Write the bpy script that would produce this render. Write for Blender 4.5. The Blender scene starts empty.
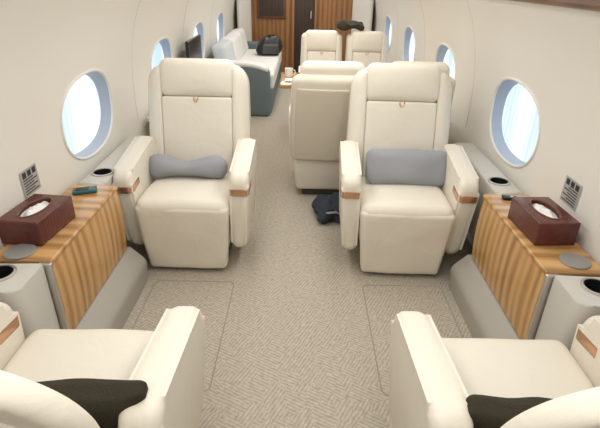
import bpy, bmesh, math, random
from mathutils import Vector, Matrix, noise
random.seed(4)
S = bpy.context.scene
C = S.collection
S.view_settings.view_transform = 'Standard'
R_ = math.radians

# ------------------------------------------------------------------ materials
def new_mat(name):
    m = bpy.data.materials.new(name); m.use_nodes = True
    nt = m.node_tree; b = nt.nodes['Principled BSDF']
    return m, nt, b

def mat(name, col, rough=.5, metal=0, bump=0, bscale=200, var=.0, spec=.4, crease=0):
    m, nt, b = new_mat(name)
    b.inputs['Roughness'].default_value = rough
    b.inputs['Metallic'].default_value = metal
    b.inputs['Specular IOR Level'].default_value = spec
    tc = nt.nodes.new('ShaderNodeTexCoord')
    n = nt.nodes.new('ShaderNodeTexNoise'); n.inputs['Scale'].default_value = 5; n.inputs['Detail'].default_value = 3
    nt.links.new(tc.outputs['Object'], n.inputs['Vector'])
    mx = nt.nodes.new('ShaderNodeMix'); mx.data_type = 'RGBA'
    mx.inputs[6].default_value = (*[c*(1-var) for c in col], 1)
    mx.inputs[7].default_value = (*[min(1, c*(1+var)) for c in col], 1)
    nt.links.new(n.outputs['Fac'], mx.inputs[0]); nt.links.new(mx.outputs[2], b.inputs['Base Color'])
    if bump:
        n2 = nt.nodes.new('ShaderNodeTexNoise'); n2.inputs['Scale'].default_value = bscale; n2.inputs['Detail'].default_value = 2
        nt.links.new(tc.outputs['Object'], n2.inputs['Vector'])
        bp = nt.nodes.new('ShaderNodeBump'); bp.inputs['Strength'].default_value = bump; bp.inputs['Distance'].default_value = .004
        nt.links.new(n2.outputs['Fac'], bp.inputs['Height']); nt.links.new(bp.outputs['Normal'], b.inputs['Normal'])
        if crease:
            n3 = nt.nodes.new('ShaderNodeTexNoise'); n3.inputs['Scale'].default_value = 9; n3.inputs['Detail'].default_value = 3
            n3.inputs['Distortion'].default_value = 1.2
            nt.links.new(tc.outputs['Object'], n3.inputs['Vector'])
            b2 = nt.nodes.new('ShaderNodeBump'); b2.inputs['Strength'].default_value = crease; b2.inputs['Distance'].default_value = .02
            nt.links.new(n3.outputs['Fac'], b2.inputs['Height']); nt.links.new(b2.outputs['Normal'], bp.inputs['Normal'])
    return m

def wood(name, light, dark, rot=(0,0,0), scale=(1,1,1), rough=.3, bands=14, dist=5, p0=.18, p1=.68):
    m, nt, b = new_mat(name)
    b.inputs['Roughness'].default_value = rough
    tc = nt.nodes.new('ShaderNodeTexCoord'); mp = nt.nodes.new('ShaderNodeMapping')
    mp.inputs['Rotation'].default_value = rot; mp.inputs['Scale'].default_value = scale
    nt.links.new(tc.outputs['Object'], mp.inputs['Vector'])
    w = nt.nodes.new('ShaderNodeTexWave'); w.inputs['Scale'].default_value = bands; w.inputs['Distortion'].default_value = dist
    w.inputs['Detail'].default_value = 3; w.inputs['Detail Scale'].default_value = .8
    w.bands_direction = 'Y'
    nt.links.new(mp.outputs['Vector'], w.inputs['Vector'])
    n = nt.nodes.new('ShaderNodeTexNoise'); n.inputs['Scale'].default_value = 30; n.inputs['Detail'].default_value = 5
    nt.links.new(mp.outputs['Vector'], n.inputs['Vector'])
    ad = nt.nodes.new('ShaderNodeMath'); ad.operation = 'MULTIPLY_ADD'
    nt.links.new(w.outputs['Fac'], ad.inputs[0]); ad.inputs[1].default_value = .34
    ml = nt.nodes.new('ShaderNodeMath'); ml.operation = 'MULTIPLY'; ml.inputs[1].default_value = .74
    nt.links.new(n.outputs['Fac'], ml.inputs[0]); nt.links.new(ml.outputs[0], ad.inputs[2])
    cr = nt.nodes.new('ShaderNodeValToRGB')
    cr.color_ramp.elements[0].position = p0; cr.color_ramp.elements[0].color = (*dark, 1)
    cr.color_ramp.elements[1].position = p1; cr.color_ramp.elements[1].color = (*light, 1)
    nt.links.new(ad.outputs[0], cr.inputs[0]); nt.links.new(cr.outputs[0], b.inputs['Base Color'])
    return m

def carpet_mat():
    m, nt, b = new_mat('carpet'); b.inputs['Roughness'].default_value = .95; b.inputs['Specular IOR Level'].default_value = .1
    N = nt.nodes.new; L = nt.links.new
    tc = N('ShaderNodeTexCoord')
    wob = N('ShaderNodeTexNoise'); wob.inputs['Scale'].default_value = 16; wob.inputs['Detail'].default_value = 2; L(tc.outputs['Object'], wob.inputs['Vector'])
    va = N('ShaderNodeVectorMath'); va.operation = 'MULTIPLY_ADD'; va.inputs[1].default_value = (.04, .04, 0)
    L(wob.outputs['Color'], va.inputs[0]); L(tc.outputs['Object'], va.inputs[2])
    mp0 = N('ShaderNodeMapping'); mp0.inputs['Rotation'].default_value = (0, 0, R_(-28)); mp0.inputs['Scale'].default_value = (1, .7, 1)
    L(va.outputs[0], mp0.inputs['Vector'])
    v = N('ShaderNodeTexVoronoi'); v.distance = 'CHEBYCHEV'; v.inputs['Scale'].default_value = 16
    L(mp0.outputs[0], v.inputs['Vector'])
    sp = N('ShaderNodeSeparateColor'); L(v.outputs['Color'], sp.inputs[0])
    gt = N('ShaderNodeMath'); gt.operation = 'GREATER_THAN'; gt.inputs[1].default_value = .5; L(sp.outputs[0], gt.inputs[0])
    ws = []
    for a in (28, -62):
        mp = N('ShaderNodeMapping'); mp.inputs['Rotation'].default_value = (0, 0, R_(a)); L(tc.outputs['Object'], mp.inputs['Vector'])
        w = N('ShaderNodeTexWave'); w.inputs['Scale'].default_value = 20; w.inputs['Distortion'].default_value = .35; w.inputs['Detail'].default_value = 1
        w.inputs['Detail Scale'].default_value = 5
        ph = N('ShaderNodeMath'); ph.operation = 'MULTIPLY'; ph.inputs[1].default_value = 6.28
        L(sp.outputs[1], ph.inputs[0]); L(ph.outputs[0], w.inputs['Phase Offset'])
        L(mp.outputs[0], w.inputs['Vector']); ws.append(w)
    mx = N('ShaderNodeMix'); L(gt.outputs[0], mx.inputs[0]); L(ws[0].outputs['Fac'], mx.inputs[2]); L(ws[1].outputs['Fac'], mx.inputs[3])
    n = N('ShaderNodeTexNoise'); n.inputs['Scale'].default_value = 50; n.inputs['Detail'].default_value = 5; L(tc.outputs['Object'], n.inputs['Vector'])
    ad = N('ShaderNodeMath'); ad.operation = 'MULTIPLY_ADD'; L(mx.outputs[0], ad.inputs[0]); ad.inputs[1].default_value = .30
    ml = N('ShaderNodeMath'); ml.operation = 'MULTIPLY'; ml.inputs[1].default_value = .74; L(n.outputs['Fac'], ml.inputs[0]); L(ml.outputs[0], ad.inputs[2])
    cr = N('ShaderNodeValToRGB')
    cr.color_ramp.elements[0].position = .2; cr.color_ramp.elements[0].color = (.32, .278, .222, 1)
    cr.color_ramp.elements[1].position = .8; cr.color_ramp.elements[1].color = (.565, .51, .43, 1)
    L(ad.outputs[0], cr.inputs[0]); L(cr.outputs[0], b.inputs['Base Color'])
    bp = N('ShaderNodeBump'); bp.inputs['Strength'].default_value = .15; bp.inputs['Distance'].default_value = .003
    L(ad.outputs[0], bp.inputs['Height']); L(bp.outputs[0], b.inputs['Normal'])
    return m

def pane_mat():
    # outside daylight put into the pane as glow, blue to white, with pleat bands
    m, nt, b = new_mat('bright_window'); N = nt.nodes.new; L = nt.links.new
    b.inputs['Base Color'].default_value = (.1, .1, .1, 1)
    tc = N('ShaderNodeTexCoord')
    mp = N('ShaderNodeMapping'); mp.inputs['Scale'].default_value = (1, 4, .8); L(tc.outputs['Object'], mp.inputs['Vector'])
    n = N('ShaderNodeTexNoise'); n.inputs['Scale'].default_value = 1.2; n.inputs['Detail'].default_value = 0; L(mp.outputs[0], n.inputs['Vector'])
    w = N('ShaderNodeTexWave'); w.bands_direction = 'Y'; w.inputs['Scale'].default_value = 6; w.inputs['Distortion'].default_value = .4; L(tc.outputs['Object'], w.inputs['Vector'])
    ad = N('ShaderNodeMath'); ad.operation = 'MULTIPLY_ADD'; L(w.outputs['Fac'], ad.inputs[0]); ad.inputs[1].default_value = .12; L(n.outputs['Fac'], ad.inputs[2])
    cr = N('ShaderNodeValToRGB')
    cr.color_ramp.elements[0].position = .36; cr.color_ramp.elements[0].color = (.52, .75, 1.0, 1)
    cr.color_ramp.elements[1].position = .66; cr.color_ramp.elements[1].color = (.93, .97, 1.0, 1)
    L(ad.outputs[0], cr.inputs[0]); L(cr.outputs[0], b.inputs['Emission Color'])
    b.inputs['Emission Strength'].default_value = 1.05
    return m

LEA = mat('cream_leather', (.79, .735, .635), .45, 0, .12, 180, .02, .4, .18)
LEA2 = mat('cream_leather_panel', (.77, .715, .615), .45, 0, .12, 180, .02, .4, .12)
TAN = mat('tan_leather', (.67, .605, .495), .5, 0, .12, 180, .03)
WALL = mat('cream_wall', (.77, .74, .675), .5, 0, .03, 90, .012)
REVEAL_SHADE = mat('window_reveal', (.40, .46, .54), .45)  # wall recess: its shade and the window's blue cast painted into the colour
RIM = mat('window_rim', (.76, .735, .69), .4)
SEAMW = mat('wall_seam', (.58, .55, .50), .6)
CONS = mat('console_grey_beige', (.57, .545, .49), .4, 0, .05, 160, .02)
RAIL = mat('rail_taupe', (.39, .365, .32), .55, 0, .08, 160, .03)
GOLD = mat('rose_gold', (.66, .40, .26), .25, .8)
SILV = mat('silver_trim', (.60, .58, .55), .28, .9)
BLACK = mat('black_plastic', (.012, .012, .013), .35)
DARK = mat('dark_grey', (.06, .058, .055), .5)
BLUEG = mat('blue_grey_fabric', (.335, .345, .375), .9, 0, .5, 300, .08, .15)
BLKF = mat('dark_olive_fabric', (.046, .041, .027), .9, 0, .7, 220, .35, .15)
MAHO = wood('mahogany', (.12, .027, .02), (.06, .013, .010), (0, 0, 0), (1, 3, 1), .25, 6)
ZEB = wood('honey_wood', (.60, .35, .14), (.29, .14, .046), (R_(10), 0, 0), (1, 1, .06), .18, 5.2, 6, .2, .68)
ZEBT = wood('honey_wood_top', (.60, .35, .14), (.29, .14, .046), (0, 0, R_(32)), (.09, 1, 1), .13, 4.6, 7, .2, .68)
BULKW = wood('bulkhead_wood', (.36, .175, .065), (.17, .075, .027), (0, 0, R_(90)), (1, 1, .08), .3, 4, 5, .22, .68)
DOORM = wood('dark_door_wood', (.05, .028, .017), (.025, .014, .01), (0, 0, R_(90)), (1, 1, .15), .4, 5)
DWOOD = wood('dark_trim_wood', (.16, .07, .035), (.09, .035, .018), (0, 0, 0), (1, .1, 1), .35, 9)
CARPET = carpet_mat()
SEAM = mat('carpet_seam', (.33, .295, .25), .9)
PANE = pane_mat()
WHITE = mat('tissue_white', (.85, .84, .82), .8)
DISC = mat('coaster_grey', (.30, .29, .275), .5, .2)
TEAL = mat('sofa_blue_grey', (.15, .195, .215), .7, 0, .2, 200, .05)
PALE = mat('sofa_white_leather', (.78, .77, .735), .5, 0, .15, 200, .02)
PALEB = mat('sofa_pale_blue_grey', (.56, .585, .60), .8, 0, .2, 200, .03)
NAVY = mat('navy_fabric', (.035, .045, .065), .85, 0, .5, 150, .4)
CARDG = mat('card_pale_grey', (.42, .41, .39), .5)
INK = mat('card_ink', (.03, .03, .03), .6)
SCREEN = mat('screen_black', (.015, .017, .02), .25)
TEALP = mat('teal_plastic', (.03, .12, .135), .35)

# ------------------------------------------------------------------ mesh helpers
def ax(h, r, n):
    t = [1, .577, .268, 0]
    a = [-h + r - r*k for k in t]
    mid = [-h + r + (2*h - 2*r)*i/n for i in range(1, n)]
    return a + mid + [-v for v in reversed(a)]

def rbox(bm, c, h, r, n=(6, 6, 6), f=None, M=None):
    r = min(r, .98*min(h))
    X, Y, Z = (ax(h[i], r, n[i]) for i in range(3))
    nx, ny, nz = len(X)-1, len(Y)-1, len(Z)-1
    vd = {}; c = Vector(c)
    def V(i, j, k):
        if (i, j, k) in vd: return vd[(i, j, k)]
        q = Vector((X[i], Y[j], Z[k]))
        inn = Vector([max(-(h[a]-r), min(h[a]-r, q[a])) for a in range(3)])
        d = q - inn
        if d.length > 1e-9: q = inn + d.normalized()*r
        if f: q = Vector(f(q))
        q = q + c
        if M: q = M @ q
        v = bm.verts.new(q); vd[(i, j, k)] = v
        return v
    for i in range(nx):
        for j in range(ny):
            bm.faces.new([V(i, j, 0), V(i, j+1, 0), V(i+1, j+1, 0), V(i+1, j, 0)])
            bm.faces.new([V(i, j, nz), V(i+1, j, nz), V(i+1, j+1, nz), V(i, j+1, nz)])
    for i in range(nx):
        for k in range(nz):
            bm.faces.new([V(i, 0, k), V(i+1, 0, k), V(i+1, 0, k+1), V(i, 0, k+1)])
            bm.faces.new([V(i, ny, k), V(i, ny, k+1), V(i+1, ny, k+1), V(i+1, ny, k)])
    for j in range(ny):
        for k in range(nz):
            bm.faces.new([V(0, j, k), V(0, j, k+1), V(0, j+1, k+1), V(0, j+1, k)])
            bm.faces.new([V(nx, j, k), V(nx, j+1, k), V(nx, j+1, k+1), V(nx, j, k+1)])
    return bm

def rb(c, h, r, n=(6, 6, 6), f=None, M=None):
    return rbox(bmesh.new(), c, h, r, n, f, M)

def span(x0, x1, y0, y1, z0, z1, r=.006, bm=None):
    x0, x1 = min(x0, x1), max(x0, x1)
    bm = bm or bmesh.new()
    return rbox(bm, ((x0+x1)/2, (y0+y1)/2, (z0+z1)/2), ((x1-x0)/2, (y1-y0)/2, (z1-z0)/2), r, (2, 2, 2))

def rpoly(pts, seg=6):
    out = []; n = len(pts)
    for i in range(n):
        p = Vector(pts[i][:2]); r = pts[i][2] if len(pts[i]) > 2 else 0
        if r <= 0: out.append(p); continue
        a = (Vector(pts[i-1][:2]) - p).normalized(); b = (Vector(pts[(i+1) % n][:2]) - p).normalized()
        ang = a.angle(b); t = r/math.tan(ang/2)
        p0 = p + a*t; p1 = p + b*t
        ctr = p + (a+b).normalized()*(r/math.sin(ang/2))
        v0 = p0-ctr; v1 = p1-ctr
        tot = v0.angle_signed(v1)
        for k in range(seg+1):
            th = -tot*k/seg
            out.append(ctr + Vector((v0.x*math.cos(th)-v0.y*math.sin(th), v0.x*math.sin(th)+v0.y*math.cos(th))))
    return out

def prism(bm, pts, a0, a1, bev=0, axis='x', seg=3, M=None, f=None):
    def P(p, a):
        return {'x': Vector((a, p[0], p[1])), 'y': Vector((p[0], a, p[1])), 'z': Vector((p[0], p[1], a))}[axis]
    n = len(pts)
    A = [bm.verts.new(P(p, a0)) for p in pts]; B = [bm.verts.new(P(p, a1)) for p in pts]
    fs = [bm.faces.new(A), bm.faces.new(list(reversed(B)))]
    for i in range(n):
        bm.faces.new([A[i], B[i], B[(i+1) % n], A[(i+1) % n]])
    if bev:
        ed = list({e for q in fs for e in q.edges})
        bmesh.ops.bevel(bm, geom=ed, offset=bev, segments=seg, profile=.5, affect='EDGES', clamp_overlap=True)
    for v in bm.verts:
        if f: v.co = Vector(f(v.co))
        if M: v.co = M @ v.co
    return bm

def lathe(bm, prof, c, seg=28, sx=1, sy=1):
    rings = []
    for r, z in prof:
        if r < 1e-6: rings.append([bm.verts.new((c[0], c[1], c[2]+z))])
        else: rings.append([bm.verts.new((c[0]+sx*r*math.cos(2*math.pi*i/seg), c[1]+sy*r*math.sin(2*math.pi*i/seg), c[2]+z)) for i in range(seg)])
    for a, b in zip(rings, rings[1:]):
        for i in range(seg):
            j = (i+1) % seg
            if len(a) == 1 and len(b) == 1: continue
            if len(a) == 1: bm.faces.new([a[0], b[i], b[j]])
            elif len(b) == 1: bm.faces.new([a[i], b[0], a[j]])
            else: bm.faces.new([a[i], b[i], b[j], a[j]])
    return bm

def tube(bm, pts, r, seg=8, closed=False, M=None):
    pts = [Vector(p) for p in pts]; n = len(pts); rings = []
    up = None
    for i, p in enumerate(pts):
        if closed: t = pts[(i+1) % n]-pts[i-1]
        else: t = pts[min(i+1, n-1)]-pts[max(i-1, 0)]
        t.normalize()
        if up is None:
            up = Vector((0, 0, 1)) if abs(t.z) < .9 else Vector((1, 0, 0))
        u = (up - t*up.dot(t)).normalized(); w = t.cross(u); up = u
        rings.append([bm.verts.new((M @ (p+(u*math.cos(2*math.pi*k/seg)+w*math.sin(2*math.pi*k/seg))*r)) if M else p+(u*math.cos(2*math.pi*k/seg)+w*math.sin(2*math.pi*k/seg))*r) for k in range(seg)])
    for i in range(n if closed else n-1):
        a, b = rings[i], rings[(i+1) % n]
        for k in range(seg):
            bm.faces.new([a[k], a[(k+1) % seg], b[(k+1) % seg], b[k]])
    if not closed:
        bm.faces.new(rings[0]); bm.faces.new(rings[-1])
    return bm

def obj(name, bm, m, parent=None, angle=35):
    bmesh.ops.recalc_face_normals(bm, faces=bm.faces[:])
    me = bpy.data.meshes.new(name); bm.to_mesh(me); bm.free()
    me.polygons.foreach_set('use_smooth', [True]*len(me.polygons))
    me.set_sharp_from_angle(angle=R_(angle))
    me.materials.append(m)
    o = bpy.data.objects.new(name, me); C.objects.link(o)
    if parent: o.parent = parent
    return o

def cut(o, bm, angle=35, m2=None):
    bmesh.ops.recalc_face_normals(bm, faces=bm.faces[:])
    me = bpy.data.meshes.new('cut'); bm.to_mesh(me); bm.free()
    c = bpy.data.objects.new('cut', me); C.objects.link(c)
    c.parent = o.parent
    if m2:
        o.data.materials.append(m2)
        me.materials.append(o.data.materials[0]); me.materials.append(m2)
        me.polygons.foreach_set('material_index', [1]*len(me.polygons))
    md = o.modifiers.new('b', 'BOOLEAN'); md.operation = 'DIFFERENCE'; md.solver = 'EXACT'; md.object = c
    bpy.context.view_layer.update()
    dg = bpy.context.evaluated_depsgraph_get()
    nm = bpy.data.meshes.new_from_object(o.evaluated_get(dg))
    o.modifiers.clear(); o.data = nm
    bpy.data.objects.remove(c)
    nm.polygons.foreach_set('use_smooth', [True]*len(nm.polygons)); nm.set_sharp_from_angle(angle=R_(angle))

def tag(o, label, cat, group=None):
    o['label'] = label; o['category'] = cat
    if group: o['group'] = group
    return o

def thing(name, label, cat, loc=(0, 0, 0), rz=0, group=None):
    o = bpy.data.objects.new(name, None); C.objects.link(o); o.empty_display_size = .1
    o.location = loc; o.rotation_euler = (0, 0, rz)
    return tag(o, label, cat, group)

def struct(name, bm, m, parent=None, angle=35):
    o = obj(name, bm, m, parent, angle); o['kind'] = 'structure'; return o

# ------------------------------------------------------------------ shell
Y0, Y1 = -1.0, 8.6
prof = [(1.12, 0), (1.15, .3), (1.168, .6), (1.17, .85), (1.15, 1.05), (1.105, 1.25), (1.03, 1.42), (.92, 1.58), (.78, 1.72), (.6, 1.82)]
def catmull(p, n=5):
    p = [Vector(q) for q in p]; out = []
    for i in range(len(p)-1):
        a = p[max(i-1, 0)]; b = p[i]; c = p[i+1]; d = p[min(i+2, len(p)-1)]
        for k in range(n):
            t = k/n
            out.append(.5*((2*b)+(c-a)*t+(2*a-5*b+4*c-d)*t*t+(3*b-a-3*c+d)*t**3))
    return out+[p[-1]]
WP = catmull(prof)
def wall_x(z):
    for a, b in zip(WP, WP[1:]):
        if a.y <= z <= b.y: return a.x+(b.x-a.x)*(z-a.y)/(b.y-a.y)
    return 1.1
outer = []
for i, p in enumerate(WP):
    t = (WP[min(i+1, len(WP)-1)]-WP[max(i-1, 0)]).normalized()
    outer.append(p+Vector((t.y, -t.x))*.11)
WZ = .845
def oval(a, b, n=40, e=2.35):
    return [(a*math.copysign(abs(math.cos(t))**(2/e), math.cos(t)), b*math.copysign(abs(math.sin(t))**(2/e), math.sin(t))) for t in [2*math.pi*i/n for i in range(n)]]
wn = 0
tn = 8
for s, side in ((-1, 'left'), (1, 'right')):
    WINY = [1.06, 2.54 if s < 0 else 2.57, 4.02, 5.5, 6.98]  # nearest window of each row is out of view, added for its light
    bm = bmesh.new()
    prism(bm, [(s*p.x, p.y) for p in WP]+[(s*p.x, p.y) for p in reversed(outer)], Y0, Y1, 0, 'y')
    w = struct('wall_'+side, bm, WALL)
    cb = bmesh.new()
    for y in WINY:
        A = [cb.verts.new((s*1.08, y+p[0], WZ+p[1])) for p in oval(.338, .234)]
        B = [cb.verts.new((s*1.40, y+p[0], WZ+p[1])) for p in oval(.285, .18)]
        n = len(A)
        cb.faces.new(A); cb.faces.new(list(reversed(B)))
        for i in range(n): cb.faces.new([A[i], B[i], B[(i+1) % n], A[(i+1) % n]])
    cut(w, cb, 25, REVEAL_SHADE)
    for y in WINY:
        wn += 1
        bm = bmesh.new()
        tube(bm, [(s*(wall_x(WZ+p[1])), y+p[0], WZ+p[1]) for p in oval(.326, .222)], .008, 8, True)
        fr = struct('window_%d' % wn, bm, RIM)
        bm = bmesh.new()
        prism(bm, [(y+p[0], WZ+p[1]) for p in oval(.307, .203)], s*1.235, s*1.24, 0, 'x')
        obj('pane', bm, PANE, fr)
    for y in (3.28, 4.76, 6.24):
        bm = bmesh.new()
        tube(bm, [(s*(p.x+.0005), y, p.y) for p in WP if p.y > .6], .0025, 6)
        struct('trim_%d' % tn, bm, SEAMW); tn += 1
bm = bmesh.new()
cp = [(-.6, 1.82), (-.45, 1.855), (-.3, 1.88), (0, 1.895), (.3, 1.88), (.45, 1.855), (.6, 1.82)]
prism(bm, cp+[(x, z+.1) for x, z in reversed(cp)], Y0, Y1, 0, 'y')
struct('ceiling', bm, WALL)
struct('floor', span(-1.25, 1.25, Y0-.1, Y1+.2, -.08, 0, .001), CARPET)
struct('wall_back', span(-1.25, 1.25, Y0-.1, Y0, 0, 1.95, .001), WALL)
bw = struct('wall_front', span(-1.25, 1.25, Y1, Y1+.1, 0, 1.95, .001), BULKW)
d = struct('door_1', span(-.17, .17, Y1-.03, Y1-.002, 0, 1.8, .004), DOORM)
obj('door_handle', rb((.11, Y1-.05, .95), (.012, .02, .06), .01), SILV, d)
for i, (xa, xb) in enumerate(((-.21, -.17), (.17, .21))):
    struct('trim_%d' % (i+1), span(xa, xb, Y1-.05, Y1-.002, 0, 1.85, .006), BULKW)
for i, (s, xi) in enumerate(((-1, .90), (1, .80))):
    bm = bmesh.new()
    prism(bm, rpoly([(s*1.10, Y1-.5, .04), (s*xi, Y1-.06, .08), (s*xi, Y1-.003), (s*1.10, Y1-.003)]), .003, 1.4, 0, 'z')
    struct('trim_%d' % (6+i), bm, WALL)
for s, side in ((-1, 'left'), (1, 'right')):
    bm = bmesh.new()
    prism(bm, rpoly([(s*.848, .002), (s*.845, .125, .075), (s*.925, .205, .03), (s*1.09, .205), (s*1.09, .002)], 9), .3, 2.20, .015, 'y', 4)
    struct('baseboard_'+side, bm, RAIL, None, 50)
bm = bmesh.new()
tube(bm, [(wall_x(1.478)-.010, .2+i*.3, 1.478) for i in range(10)], .018, 8)
struct('trim_3', bm, DWOOD)
for s, k in ((-1, 4), (1, 5)):
    bm = bmesh.new()
    pts = rpoly([(s*.36, 1.40, .03), (s*.36, 2.18, .03), (s*.80, 2.18, .03), (s*.80, 1.40, .03)])
    tube(bm, [(p.x, p.y, -.001) for p in pts], .0035, 6, True)
    struct('trim_%d' % k, bm, SEAM)

# ------------------------------------------------------------------ seats
def make_seat(label, loc, rz, W=.36, lean=13, H=.72, R=.13, shell=False, lift=0, bands=(-1, 1), name='cabin_seat'):
    t = thing(name, label, 'seat', loc, rz, 'cream leather cabin seats')
    narrow = W < .33
    aw = .105 if not narrow else .06
    wi = W-aw
    obj('base', rb((0, .02, .03), (wi-.05, .2, .028), .01, (2, 2, 2)), DARK, t)
    obj('shroud', rb((0, .0, .205), (wi-.025, .225, .165), .03, (4, 4, 4), lambda q: ((q.x*(1-.10*(.145-q.z)/.29)), q.y, q.z)), LEA2, t)
    def nz(q, a=.004, k=7): return a*noise.noise(Vector(q)*k+Vector(loc))
    def cf(q):
        u = q.x/wi; v = q.y/.265
        z = q.z
        if z > 0: z += .014*max(0, 1-u*u)*max(0, 1-v**4)+nz(q)
        z -= .03*max(0, v+.3)/1.3
        return (q.x, q.y, z)
    obj('seat_cushion', rb((0, -.043, .40), (wi-.003, .265, .065), .05, (12, 12, 3), cf), LEA, t)
    def lf(q):
        k = max(0, (.205-q.z)/.41)
        u = q.x/wi
        return (q.x*(1-.13*k)+nz(q, .005, 5)*k, q.y+.045*k**1.3 - .003*(1-u*u)*k+nz(q, .007, 7), q.z)
    obj('leg_rest', rb((0, -.268, .230), (wi-.001, .045, .208), .030, (12, 4, 14), lf), LEA, t, 60)
    M = Matrix.Translation((0, .20, .38)) @ Matrix.Rotation(-R_(lean), 4, 'X')
    bwf = W-.042 if not narrow else W-.012
    bw_ = bwf if not shell else W-.04
    hz = (H+.05)/2
    def outw(z, top):
        tz = (z-(top-R))/R
        w = bw_*(1 if shell else 1-.05*max(0, z/H)**2)
        if tz > 0: w = w-R+R*math.sqrt(max(0, 1-min(1, tz)**2))
        k = max(0, (.2-z)/.25); return w*(1-.06*k*k)
    def sf(q):
        z = q.z+hz-.05
        x = q.x*outw(z, H)/bw_
        return (x, q.y-.02*(x/bw_)**2, q.z)
    ht = .05 if not shell else .028
    obj('back_shell', rb((0, .135-ht, hz-.05), (bw_, ht, hz), ht*.9, (14, 3, 36), sf, M), LEA if shell else LEA2, t, 60)
    Hf = H if not shell else H-.17          # height of the front upholstery
    dy = .05 if shell else 0                # the near shells are thinner
    cw = .665*(bwf if not shell else bwf-.05)
    top = Hf-.215
    def bf(q):
        u = q.x/cw
        return (q.x, q.y-(.008*(1-u*u)+nz(q, .005) if q.y < 0 else 0), q.z)
    obj('back_cushion', rb((0, .018+dy, top/2), (cw, .045, top/2+.008), .014, (10, 3, 10), bf, M), LEA, t)
    bx = ((bwf if not shell else bwf-.05)-cw)/2; zc = Hf/2-.03; zh = Hf/2-.008
    for s in (-1, 1):
        def bo(q, s=s):
            u = min(1.0, max(0.0, (s*q.x/bx+1)/2))
            z = q.z+zc
            o = max(cw+.004, min(outw(z, Hf), cw+2*bx)-.001)
            x = s*(cw+(o-cw)*u)
            y = q.y
            if y < 0: y += .060*u**2.4 - .010*math.sin(u*math.pi)
            tz = max(0, (z-(Hf-.09))/.09)
            if y < .03: y += .02*tz*tz
            return (x-s*(cw+bx), y, q.z)
        obj('side_bolster', rb((s*(cw+bx), .025+dy, zc), (bx, .05, zh), .012, (8, 3, 22), bo, M), LEA, t, 60)
    bul = .028 if not shell else .006
    def hf(q):
        u = q.x/(cw+.02); v = q.z/.112
        y = q.y
        if y < 0: y -= bul*(1-u**4)*(1-v*v*.75)+.004*v
        return (q.x*(1-.06*max(0, v)**3), y, q.z)
    obj('headrest', rb((0, .026+dy, Hf-.098+lift), (cw+.014 if not narrow else cw+.03, .05, .112), .04, (12, 3, 10), hf, M), LEA, t)
    def pf(q):
        z = q.z+H*.42
        return (q.x*outw(z+.04, H)/bw_, q.y-.02*(q.x/bw_)**2, q.z)
    obj('back_panel', rb((0, .137, H*.42), (bw_-.035, .009, H*.45), .008, (8, 2, 24), pf, M), LEA if shell else TAN, t)
    obj('rear_skirt', rb((0, .245, .235), (bwf-.03, .05, .175), .03, (6, 3, 6), lambda q: (q.x*(1-.08*max(0, -q.z)/.165), q.y-.03*max(0, -q.z)/.165, q.z)), LEA2, t)
    bm = bmesh.new()
    z0 = Hf-.224+lift
    e = dy-.002
    # small copper mark: a rounded hook with a bar curling off it
    tube(bm, [(-.014, -.034+e, z0+.014), (-.014, -.035+e, z0-.002), (-.010, -.036+e, z0-.011), (-.001, -.036+e, z0-.013), (.005, -.036+e, z0-.006), (.005, -.035+e, z0+.006), (.011, -.034+e, z0+.012), (.017, -.035+e, z0+.006)], .0034, 6, False, M)
    obj('emblem', bm, GOLD, t)
    for s in (-1, 1):
        x0, x1 = s*(W-aw), s*W
        pr = rpoly([(.22, .16, .05), (.245, .675, .06), (-.275, .605, .065), (-.228, .13, .06)], 8)
        bm = bmesh.new()
        def af(q, s=s):
            k = max(0, (.45-q.z)/.3)
            return (q.x - s*.03*k*k*(1 if abs(q.x) > W-aw/2 else .2), q.y, q.z)
        bv = aw*.34
        prism(bm, pr, x0, x1, bv, 'x', 7, None, af)
        a = obj('armrest', bm, LEA, t, 60)
        if s in bands:
            bm = bmesh.new()
            xa, xb = sorted((s*(W-aw-.0025), s*(W+.0025)))
            def gf(q):
                k = (q.z-.515)
                return (q.x, q.y-.1*k, q.z+.10*(q.y+.26))
            prism(bm, rpoly([(xa, -.2735, bv*.7), (xb, -.2735, bv*.7), (xb, -.15), (xa, -.15)], 8), .497, .534, .001, 'z', 1, None, gf)
            obj('trim_band', bm, GOLD, a)
    return t

make_seat('cream leather seat facing the camera, left of the aisle, with the pinched two-lobed grey cushion', (-.635, 2.53, 0), 0)
make_seat('cream leather seat facing the camera, right of the aisle, with the rectangular grey cushion', (.585, 2.52, 0), R_(-2))
make_seat('foreground cream leather seat seen from behind, beside the left console', (-.665, .955, 0), R_(180), .36, 14, .71, .24, True, 0, (1,))
make_seat('foreground cream leather seat seen from behind, beside the right console', (.668, .955, 0), R_(180), .36, 14, .695, .24, True, 0, (-1,))
make_seat('tan-backed seat facing away on the aisle, back to back with the right facing seat', (.20, 3.60, 0), R_(180), .30, 12, .61, .06, False, .05)
make_seat('tan-backed seat facing away by the right windows, mostly hidden by the right facing seat', (.775, 3.60, 0), R_(180), .27, 12, .62, .06, False, .05)
make_seat('distant cream seat facing the camera across the table, the aisle one of its pair', (.195, 5.1, 0), 0, .245, 12, .64, .05)
make_seat('distant cream seat facing the camera across the table, the window one of its pair', (.69, 5.1, 0), 0, .245, 12, .64, .05)

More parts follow.
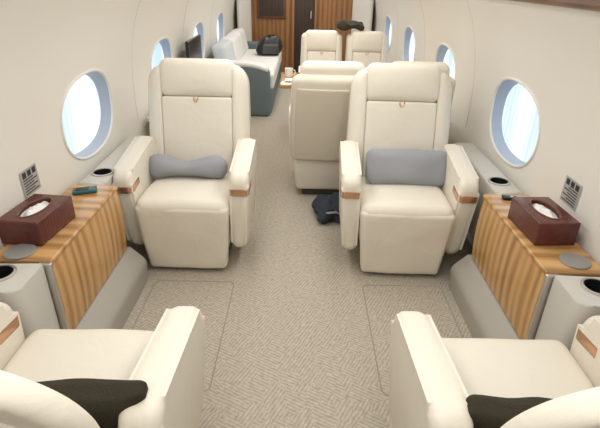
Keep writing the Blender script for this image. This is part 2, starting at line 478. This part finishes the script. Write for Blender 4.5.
# ------------------------------------------------------------------ cushions
def pillow(label, c, h, r, m, f=None, rx=0, rz=0, name='lumbar_cushion', group='grey cushions'):
    M = Matrix.Translation(c) @ Matrix.Rotation(rz, 4, 'Z') @ Matrix.Rotation(rx, 4, 'X')
    def g(q):
        u = q.x/h[0]; v = q.z/h[2]
        k = .45+.55*max(0, (1-abs(u)**3)*(1-abs(v)**3))
        q = Vector((q.x, q.y*k, q.z))
        if f: q = Vector(f(q))
        nz = noise.noise(Vector(q)*9+Vector(c))*.012
        return (q.x, q.y+nz, q.z+nz*.6)
    o = obj(name, rb((0, 0, 0), h, r, (16, 4, 8), g, M), m)
    return tag(o, label, 'cushion', group)
def dog(q):
    u = abs(q.x)/.235
    k = .66+.34*min(1, u*1.7)**2
    return (q.x, q.y*(.75+.25*min(1, u*2)), q.z*k-.012*(1-min(1, u*1.7)))
def sq(q):
    u = q.x/.145; v = q.z/.155
    return (q.x*(1-.06*(1-v*v)), q.y, q.z*(1-.06*(1-u*u)))
pillow('pinched two-lobed blue-grey lumbar cushion on the left facing seat', (-.67, 2.595, .525), (.235, .075, .07), .06, BLUEG, dog, R_(-18))
pillow('rectangular blue-grey cushion leaning on the right facing seat', (.62, 2.585, .555), (.24, .058, .108), .05, BLUEG, None, R_(-22))
pillow('dark olive square cushion on the left foreground seat', (-.495, .825, .56), (.145, .055, .155), .025, BLKF, sq, R_(24), R_(5), 'cushion', 'dark olive cushions')
pillow('dark olive square cushion on the right foreground seat', (.545, .82, .54), (.145, .055, .15), .025, BLKF, sq, R_(24), R_(-5), 'cushion', 'dark olive cushions')

# ------------------------------------------------------------------ side ledges
for s, side in ((-1, 'left'), (1, 'right')):
    t = thing('side_cabinet', 'honey wood side cabinet under the %s window, tissue box on its top' % side, 'cabinet', (s*1.03, 1.815, 0), 0, 'wood side cabinets')
    c = (s*1.03, 1.815)
    def sp(x0, x1, y0, y1, z0, z1, r=.004):
        return span(s*x0-c[0], s*x1-c[0], y0-c[1], y1-c[1], z0, z1, r)
    obj('body', sp(.955, 1.09, 1.475, 2.165, .21, .56), DARK, t)
    obj('front_panel', rb((s*.9425-c[0], 1.82-c[1], .386), (.0125, .345, .176), .004, (2, 4, 10), lambda q, s=s: (q.x-s*.010*(1-(q.z/.176)**2), q.y, q.z)), ZEB, t)
    obj('top', sp(.922, 1.155, 1.47, 2.17, .563, .583, .008), ZEBT, t)
    obj('edge_trim', sp(.920, .97, 1.455, 1.474, .21, .575, .006), SILV, t)
    for near, ya, yb, lab, cy_ in ((True, .45, 1.45, 'grey armrest console with cup holder beside the %s foreground seat' % side, 1.375),
                                   (False, 2.178, 3.0, 'grey console with cup holder between the %s facing seat and its window' % side, 2.33)):
        t = thing('side_console', lab, 'console', (s*1.05, (ya+yb)/2, 0), 0, 'side consoles')
        cx, cy = s*1.05, (ya+yb)/2
        bm = bmesh.new()
        if near:
            pl = [(.94, 1.45, .01), (.94, 1.27, .05), (1.04, 1.27), (1.04, ya), (1.14, ya), (1.14, 1.45)]
        else:
            pl = [(1.0, ya, .02), (1.0, yb), (1.14, yb), (1.14, ya)]
        pl = [(s*p[0]-cx, p[1]-cy)+tuple(p[2:]) for p in pl]
        prism(bm, rpoly(pl), .21, .583, .018, 'z')
        body = obj('body', bm, CONS, t)
        cb = bmesh.new()
        ccx = s*1.06-cx
        lathe(cb, [(0, .47), (.048, .47), (.048, .62), (0, .62)], (ccx, cy_-cy, 0), 32)
        cut(body, cb)
        h = obj('cup_holder', lathe(bmesh.new(), [(.056, .582), (.056, .588), (.053, .590), (.047, .590), (.0475, .572), (.0475, .48)], (ccx, cy_-cy, 0), 32), SILV, t)
        obj('liner', lathe(bmesh.new(), [(.0465, .588), (.044, .588), (.042, .483), (0, .483)], (ccx, cy_-cy, 0), 32), BLACK, h)

def tissue_box(label, loc, rz, hx=.085, hy=.128, hz=.052):
    t = thing('tissue_box', label, 'tissue box', loc, rz, 'dark red wood tissue boxes')
    body = obj('body', rb((0, 0, hz), (hx, hy, hz), .006, (2, 2, 2)), MAHO, t)
    cb = bmesh.new()
    a_, b_ = .046, .092
    el = oval(a_, b_, 32, 2)
    prism(cb, [(p[0], p[1]) for p in el], hz, hz*3, 0, 'z'); cut(body, cb)
    bm = bmesh.new(); tube(bm, [(p[0], p[1], 2*hz) for p in el], .004, 6, True)
    obj('slot_rim', bm, DWOOD, t)
    bm = bmesh.new(); n, m = 26, 10; g = []
    for i in range(n):
        row = []
        for j in range(m):
            a = 2*math.pi*i/n; r = j/(m-1)
            x = (a_-.003)*r*math.cos(a); y = (b_-.004)*r*math.sin(a)
            z = 2*hz-.018 + .026*(1-r)**1.2 + .016*noise.noise(Vector((x*40+loc[0]*9, y*40, 2)))
            row.append(bm.verts.new((x, y, z)))
        g.append(row)
    for i in range(n):
        for j in range(m-1):
            bm.faces.new([g[i][j], g[(i+1) % n][j], g[(i+1) % n][j+1], g[i][j+1]])
    bmesh.ops.remove_doubles(bm, verts=bm.verts[:], dist=1e-5)
    obj('tissue', bm, WHITE, t)
tissue_box('dark red wooden tissue box on the left side cabinet', (-1.075, 1.70, .583), R_(-5))
tissue_box('dark red wooden tissue box on the right side cabinet', (1.035, 1.79, .583), R_(3))
for s, side in ((-1, 'left'), (1, 'right')):
    o = obj('coaster', lathe(bmesh.new(), [(0, 0), (.055, 0), (.057, .003), (.055, .007), (.05, .008), (0, .0075)], (s*1.065, 1.523 if s < 0 else 1.545, .5835), 32), DISC)
    tag(o, 'round grey coaster in front of the %s tissue box' % side, 'coaster', 'grey coasters')
    y0, y1, z0, z1 = 1.80, 1.93, .675, .79
    t = thing('placard', 'small pale placard with dark printed lines on the %s wall above the tissue box' % side, 'placard', (0, 0, 0), 0, 'pale placards')
    def quad(bm, ya, yb, za, zb, off):
        pts = []
        for (y, z) in ((ya, za), (yb, za), (yb, zb), (ya, zb)):
            pts.append(bm.verts.new((s*(wall_x(z)-off), y, z)))
        bm.faces.new(pts)
    bm = bmesh.new()
    n = 4
    for k in range(n):
        quad(bm, y0, y1, z0+(z1-z0)*k/n, z0+(z1-z0)*(k+1)/n, .003)
    bmesh.ops.remove_doubles(bm, verts=bm.verts[:], dist=1e-5)
    obj('card', bm, CARDG, t)
    bm = bmesh.new()
    for k in range(6):
        zz = z0+.010+k*.012
        quad(bm, y0+.012, y1-.012-(.03 if k % 2 else .0), zz, zz+.0055, .0042)
    for k in range(3):
        quad(bm, y0+.014+k*.038, y0+.014+k*.038+.028, z1-.034, z1-.008, .0042)
    obj('markings', bm, INK, t)
t = thing('handset', 'small dark teal handset lying at the far end of the left side cabinet', 'handset', (-1.05, 2.08, .5835), R_(20))
obj('body', rb((0, 0, .009), (.055, .03, .009), .008, (3, 3, 2)), TEALP, t)
obj('screen', rb((-.01, 0, .0182), (.03, .02, .0012), .001, (2, 2, 2)), BLACK, t)
t = thing('handset', 'small black handset at the far end of the right side cabinet', 'handset', (1.03, 2.11, .5835), R_(-10))
obj('body', rb((0, 0, .007), (.035, .02, .007), .006, (3, 3, 2)), BLACK, t)
obj('button', rb((.01, 0, .0145), (.008, .008, .0015), .001, (2, 2, 2)), SILV, t)

# ------------------------------------------------------------------ behind: table, credenza, monitor, sofa
t = thing('conference_table', 'dining table between the two pairs of distant right-hand seats', 'table', (.44, 4.33, 0))
obj('tabletop', rb((0, 0, .70), (.64, .29, .018), .014, (3, 3, 2)), ZEBT, t)
obj('pedestal', rb((.1, 0, .345), (.12, .1, .335), .02, (2, 2, 2)), LEA2, t)
t = thing('cup', 'white cup at the aisle end of the distant table', 'cup', (-.13, 4.38, .7185))
obj('body', lathe(bmesh.new(), [(0, .002), (.026, 0), (.03, .004), (.038, .075), (.036, .076), (.028, .01), (0, .008)], (0, 0, 0), 20), WHITE, t)
bm = bmesh.new(); tube(bm, [(.036+.022*math.cos(a), 0, .042+.022*math.sin(a)) for a in [-1.3+2.6*i/8 for i in range(9)]], .004, 6)
obj('handle', bm, WHITE, t)
tag(obj('napkin', rb((-.10, 4.20, .7245), (.06, .05, .006), .005, (4, 4, 2), lambda q: (q.x, q.y, q.z+.003*noise.noise(Vector(q)*30))), WHITE), 'folded white napkin beside the cup on the distant table', 'napkin')
t = thing('credenza', 'low cream credenza along the left wall before the sofa', 'cabinet', (-.93, 4.45, 0))
obj('body', rb((0, 0, .285), (.165, 1.1, .285), .01, (2, 2, 2)), LEA2, t)
obj('top', rb((.0, 0, .59), (.195, 1.12, .018), .01, (2, 2, 2)), LEA, t)
for i in range(3):
    dd = obj('door', rb((.172, -.72+i*.72, .29), (.008, .34, .25), .005, (2, 2, 2)), ZEB, t)
    obj('handle', rb((.186, -.72+i*.72, .49), (.007, .05, .006), .004, (2, 2, 2)), SILV, dd)
t = thing('wall_monitor', 'black screen on the left wall above the credenza between windows', 'monitor', (-1.0, 4.76, .61))
obj('screen', rb((-.06, 0, .225), (.015, .29, .155), .008, (2, 2, 2)), SCREEN, t)
obj('stand', rb((-.06, 0, .035), (.045, .12, .034), .02, (2, 2, 2)), BLACK, t)
t = thing('sofa', 'white sofa with blue-grey end panel along the left side of the far cabin', 'sofa', (-.72, 6.80, 0))
obj('base', rb((0, .02, .15), (.34, 1.08, .148), .02, (2, 2, 2)), TEAL, t)
def arm_shape(q):
    k = max(0, q.x/.35)
    return (q.x, q.y, q.z-.07*k**2.2*(q.z+.29)/.58)
obj('end_arm', rb((0, -1.12, .30), (.33, .055, .30), .03, (10, 3, 8), arm_shape), TEAL, t)
obj('arm_pad', rb((0, -1.10, .605), (.31, .085, .03), .028, (10, 4, 2), lambda q: (q.x, q.y, q.z-.07*max(0, q.x/.33)**2.2)), PALE, t)
for i in range(3):
    obj('seat_cushion', rb((.03, -.69+i*.69, .39), (.34, .335, .095), .035, (6, 6, 3), lambda q: (q.x, q.y, q.z+.006*noise.noise(Vector(q)*7))), PALE, t)
    obj('back_cushion', rb((-.26, -.69+i*.69, .625), (.085, .325, .165), .05, (4, 8, 8), lambda q: (q.x+.04*(-q.z/.2), q.y, q.z+.012*noise.noise(Vector(q)*6+Vector((i*3, 0, 0))))), PALE if i else PALEB, t)
obj('end_arm', rb((-.0, 1.15, .29), (.35, .06, .29), .03, (3, 3, 3)), TEAL, t)
t = thing('backpack', 'black slumped bag lying on the far white sofa', 'bag', (-.50, 7.25, .487), R_(10))
obj('body', rb((0, 0, .13), (.19, .12, .128), .08, (8, 6, 8), lambda q: (q.x*(1-.35*max(0, q.z)/.13)+.03*q.z/.13, q.y*(1-.3*max(0, q.z)/.13), q.z+.02*noise.noise(Vector(q)*11))), BLACK, t)
bm = bmesh.new(); tube(bm, [(.03+.06*math.cos(a), -.02, .24+.035*math.sin(a)) for a in [math.pi*i/10 for i in range(11)]], .009, 6)
obj('handle', bm, BLACK, t)
obj('front_pocket', rb((.0, -.12, .09), (.12, .03, .07), .028, (4, 3, 4)), DARK, t)
def jf(q):
    q = Vector(q); n = noise.noise(q*12)*.03
    return (q.x, q.y+n, q.z+n-.5*max(0, abs(q.x)-.1)**1.0*.3)
tag(obj('jacket', rb((.50, 5.50, 1.065), (.15, .10, .035), .03, (12, 6, 3), jf), BLKF), 'black jacket bundled on top of the distant seat pair', 'jacket')
t = thing('bulkhead_screen', 'dark rectangular screen on the far wooden bulkhead above the sofa', 'monitor', (-.56, Y1-.02, .88))
obj('frame', rb((0, .0, .22), (.24, .018, .22), .01, (2, 2, 2)), DWOOD, t)
obj('glass', rb((0, -.018, .22), (.205, .004, .185), .003, (2, 2, 2)), DOORM, t)
t = thing('floor_bag', 'crumpled navy bag on the carpet under the right facing seat', 'bag', (.22, 3.02, 0), R_(15))
def nf(q):
    q = Vector(q); n = noise.noise(q*16)*.025+noise.noise(q*35)*.012
    return (q.x*(1-.3*max(0, q.z)/.08)+n, q.y+n, max(-.06, q.z+n))
obj('body', rb((0, 0, .062), (.12, .13, .06), .05, (12, 12, 6), nf), NAVY, t)
bm = bmesh.new(); tube(bm, [(-.10, -.08, .05), (-.07, -.12, .09), (-.01, -.14, .10), (.04, -.13, .07), (.07, -.13, .03)], .008, 6)
obj('strap', bm, BLUEG, t)

# ------------------------------------------------------------------ light
def area(loc, sx, sy, power, col, rot=(0, 0, 0)):
    l = bpy.data.lights.new('cabin_light', 'AREA'); l.shape = 'RECTANGLE'; l.size = sx; l.size_y = sy
    l.energy = power; l.color = col
    o = bpy.data.objects.new('cabin_light', l); C.objects.link(o); o.location = loc; o.rotation_euler = rot
for s in (-1, 1):
    area((s*.38, 1.8, 1.80), .25, 4.4, 20.5, (1, .985, .955), (0, R_(s*12), 0))
    area((s*.38, 6.3, 1.80), .25, 4.2, 20, (1, .985, .955), (0, R_(s*12), 0))
w = bpy.data.worlds.new('World'); S.world = w; w.use_nodes = True
w.node_tree.nodes['Background'].inputs[0].default_value = (.8, .9, 1, 1); w.node_tree.nodes['Background'].inputs[1].default_value = 1.0

# ------------------------------------------------------------------ camera
cam = bpy.data.cameras.new('Camera'); cam.sensor_width = 36; cam.lens = 36*470/600; cam.clip_start = .02
co = bpy.data.objects.new('Camera', cam); C.objects.link(co)
co.matrix_world = Matrix.Translation((0, 0, 1.55)) @ Matrix.Rotation(R_(63), 4, 'X') @ Matrix.Rotation(R_(1.3), 4, 'Z')
S.camera = co
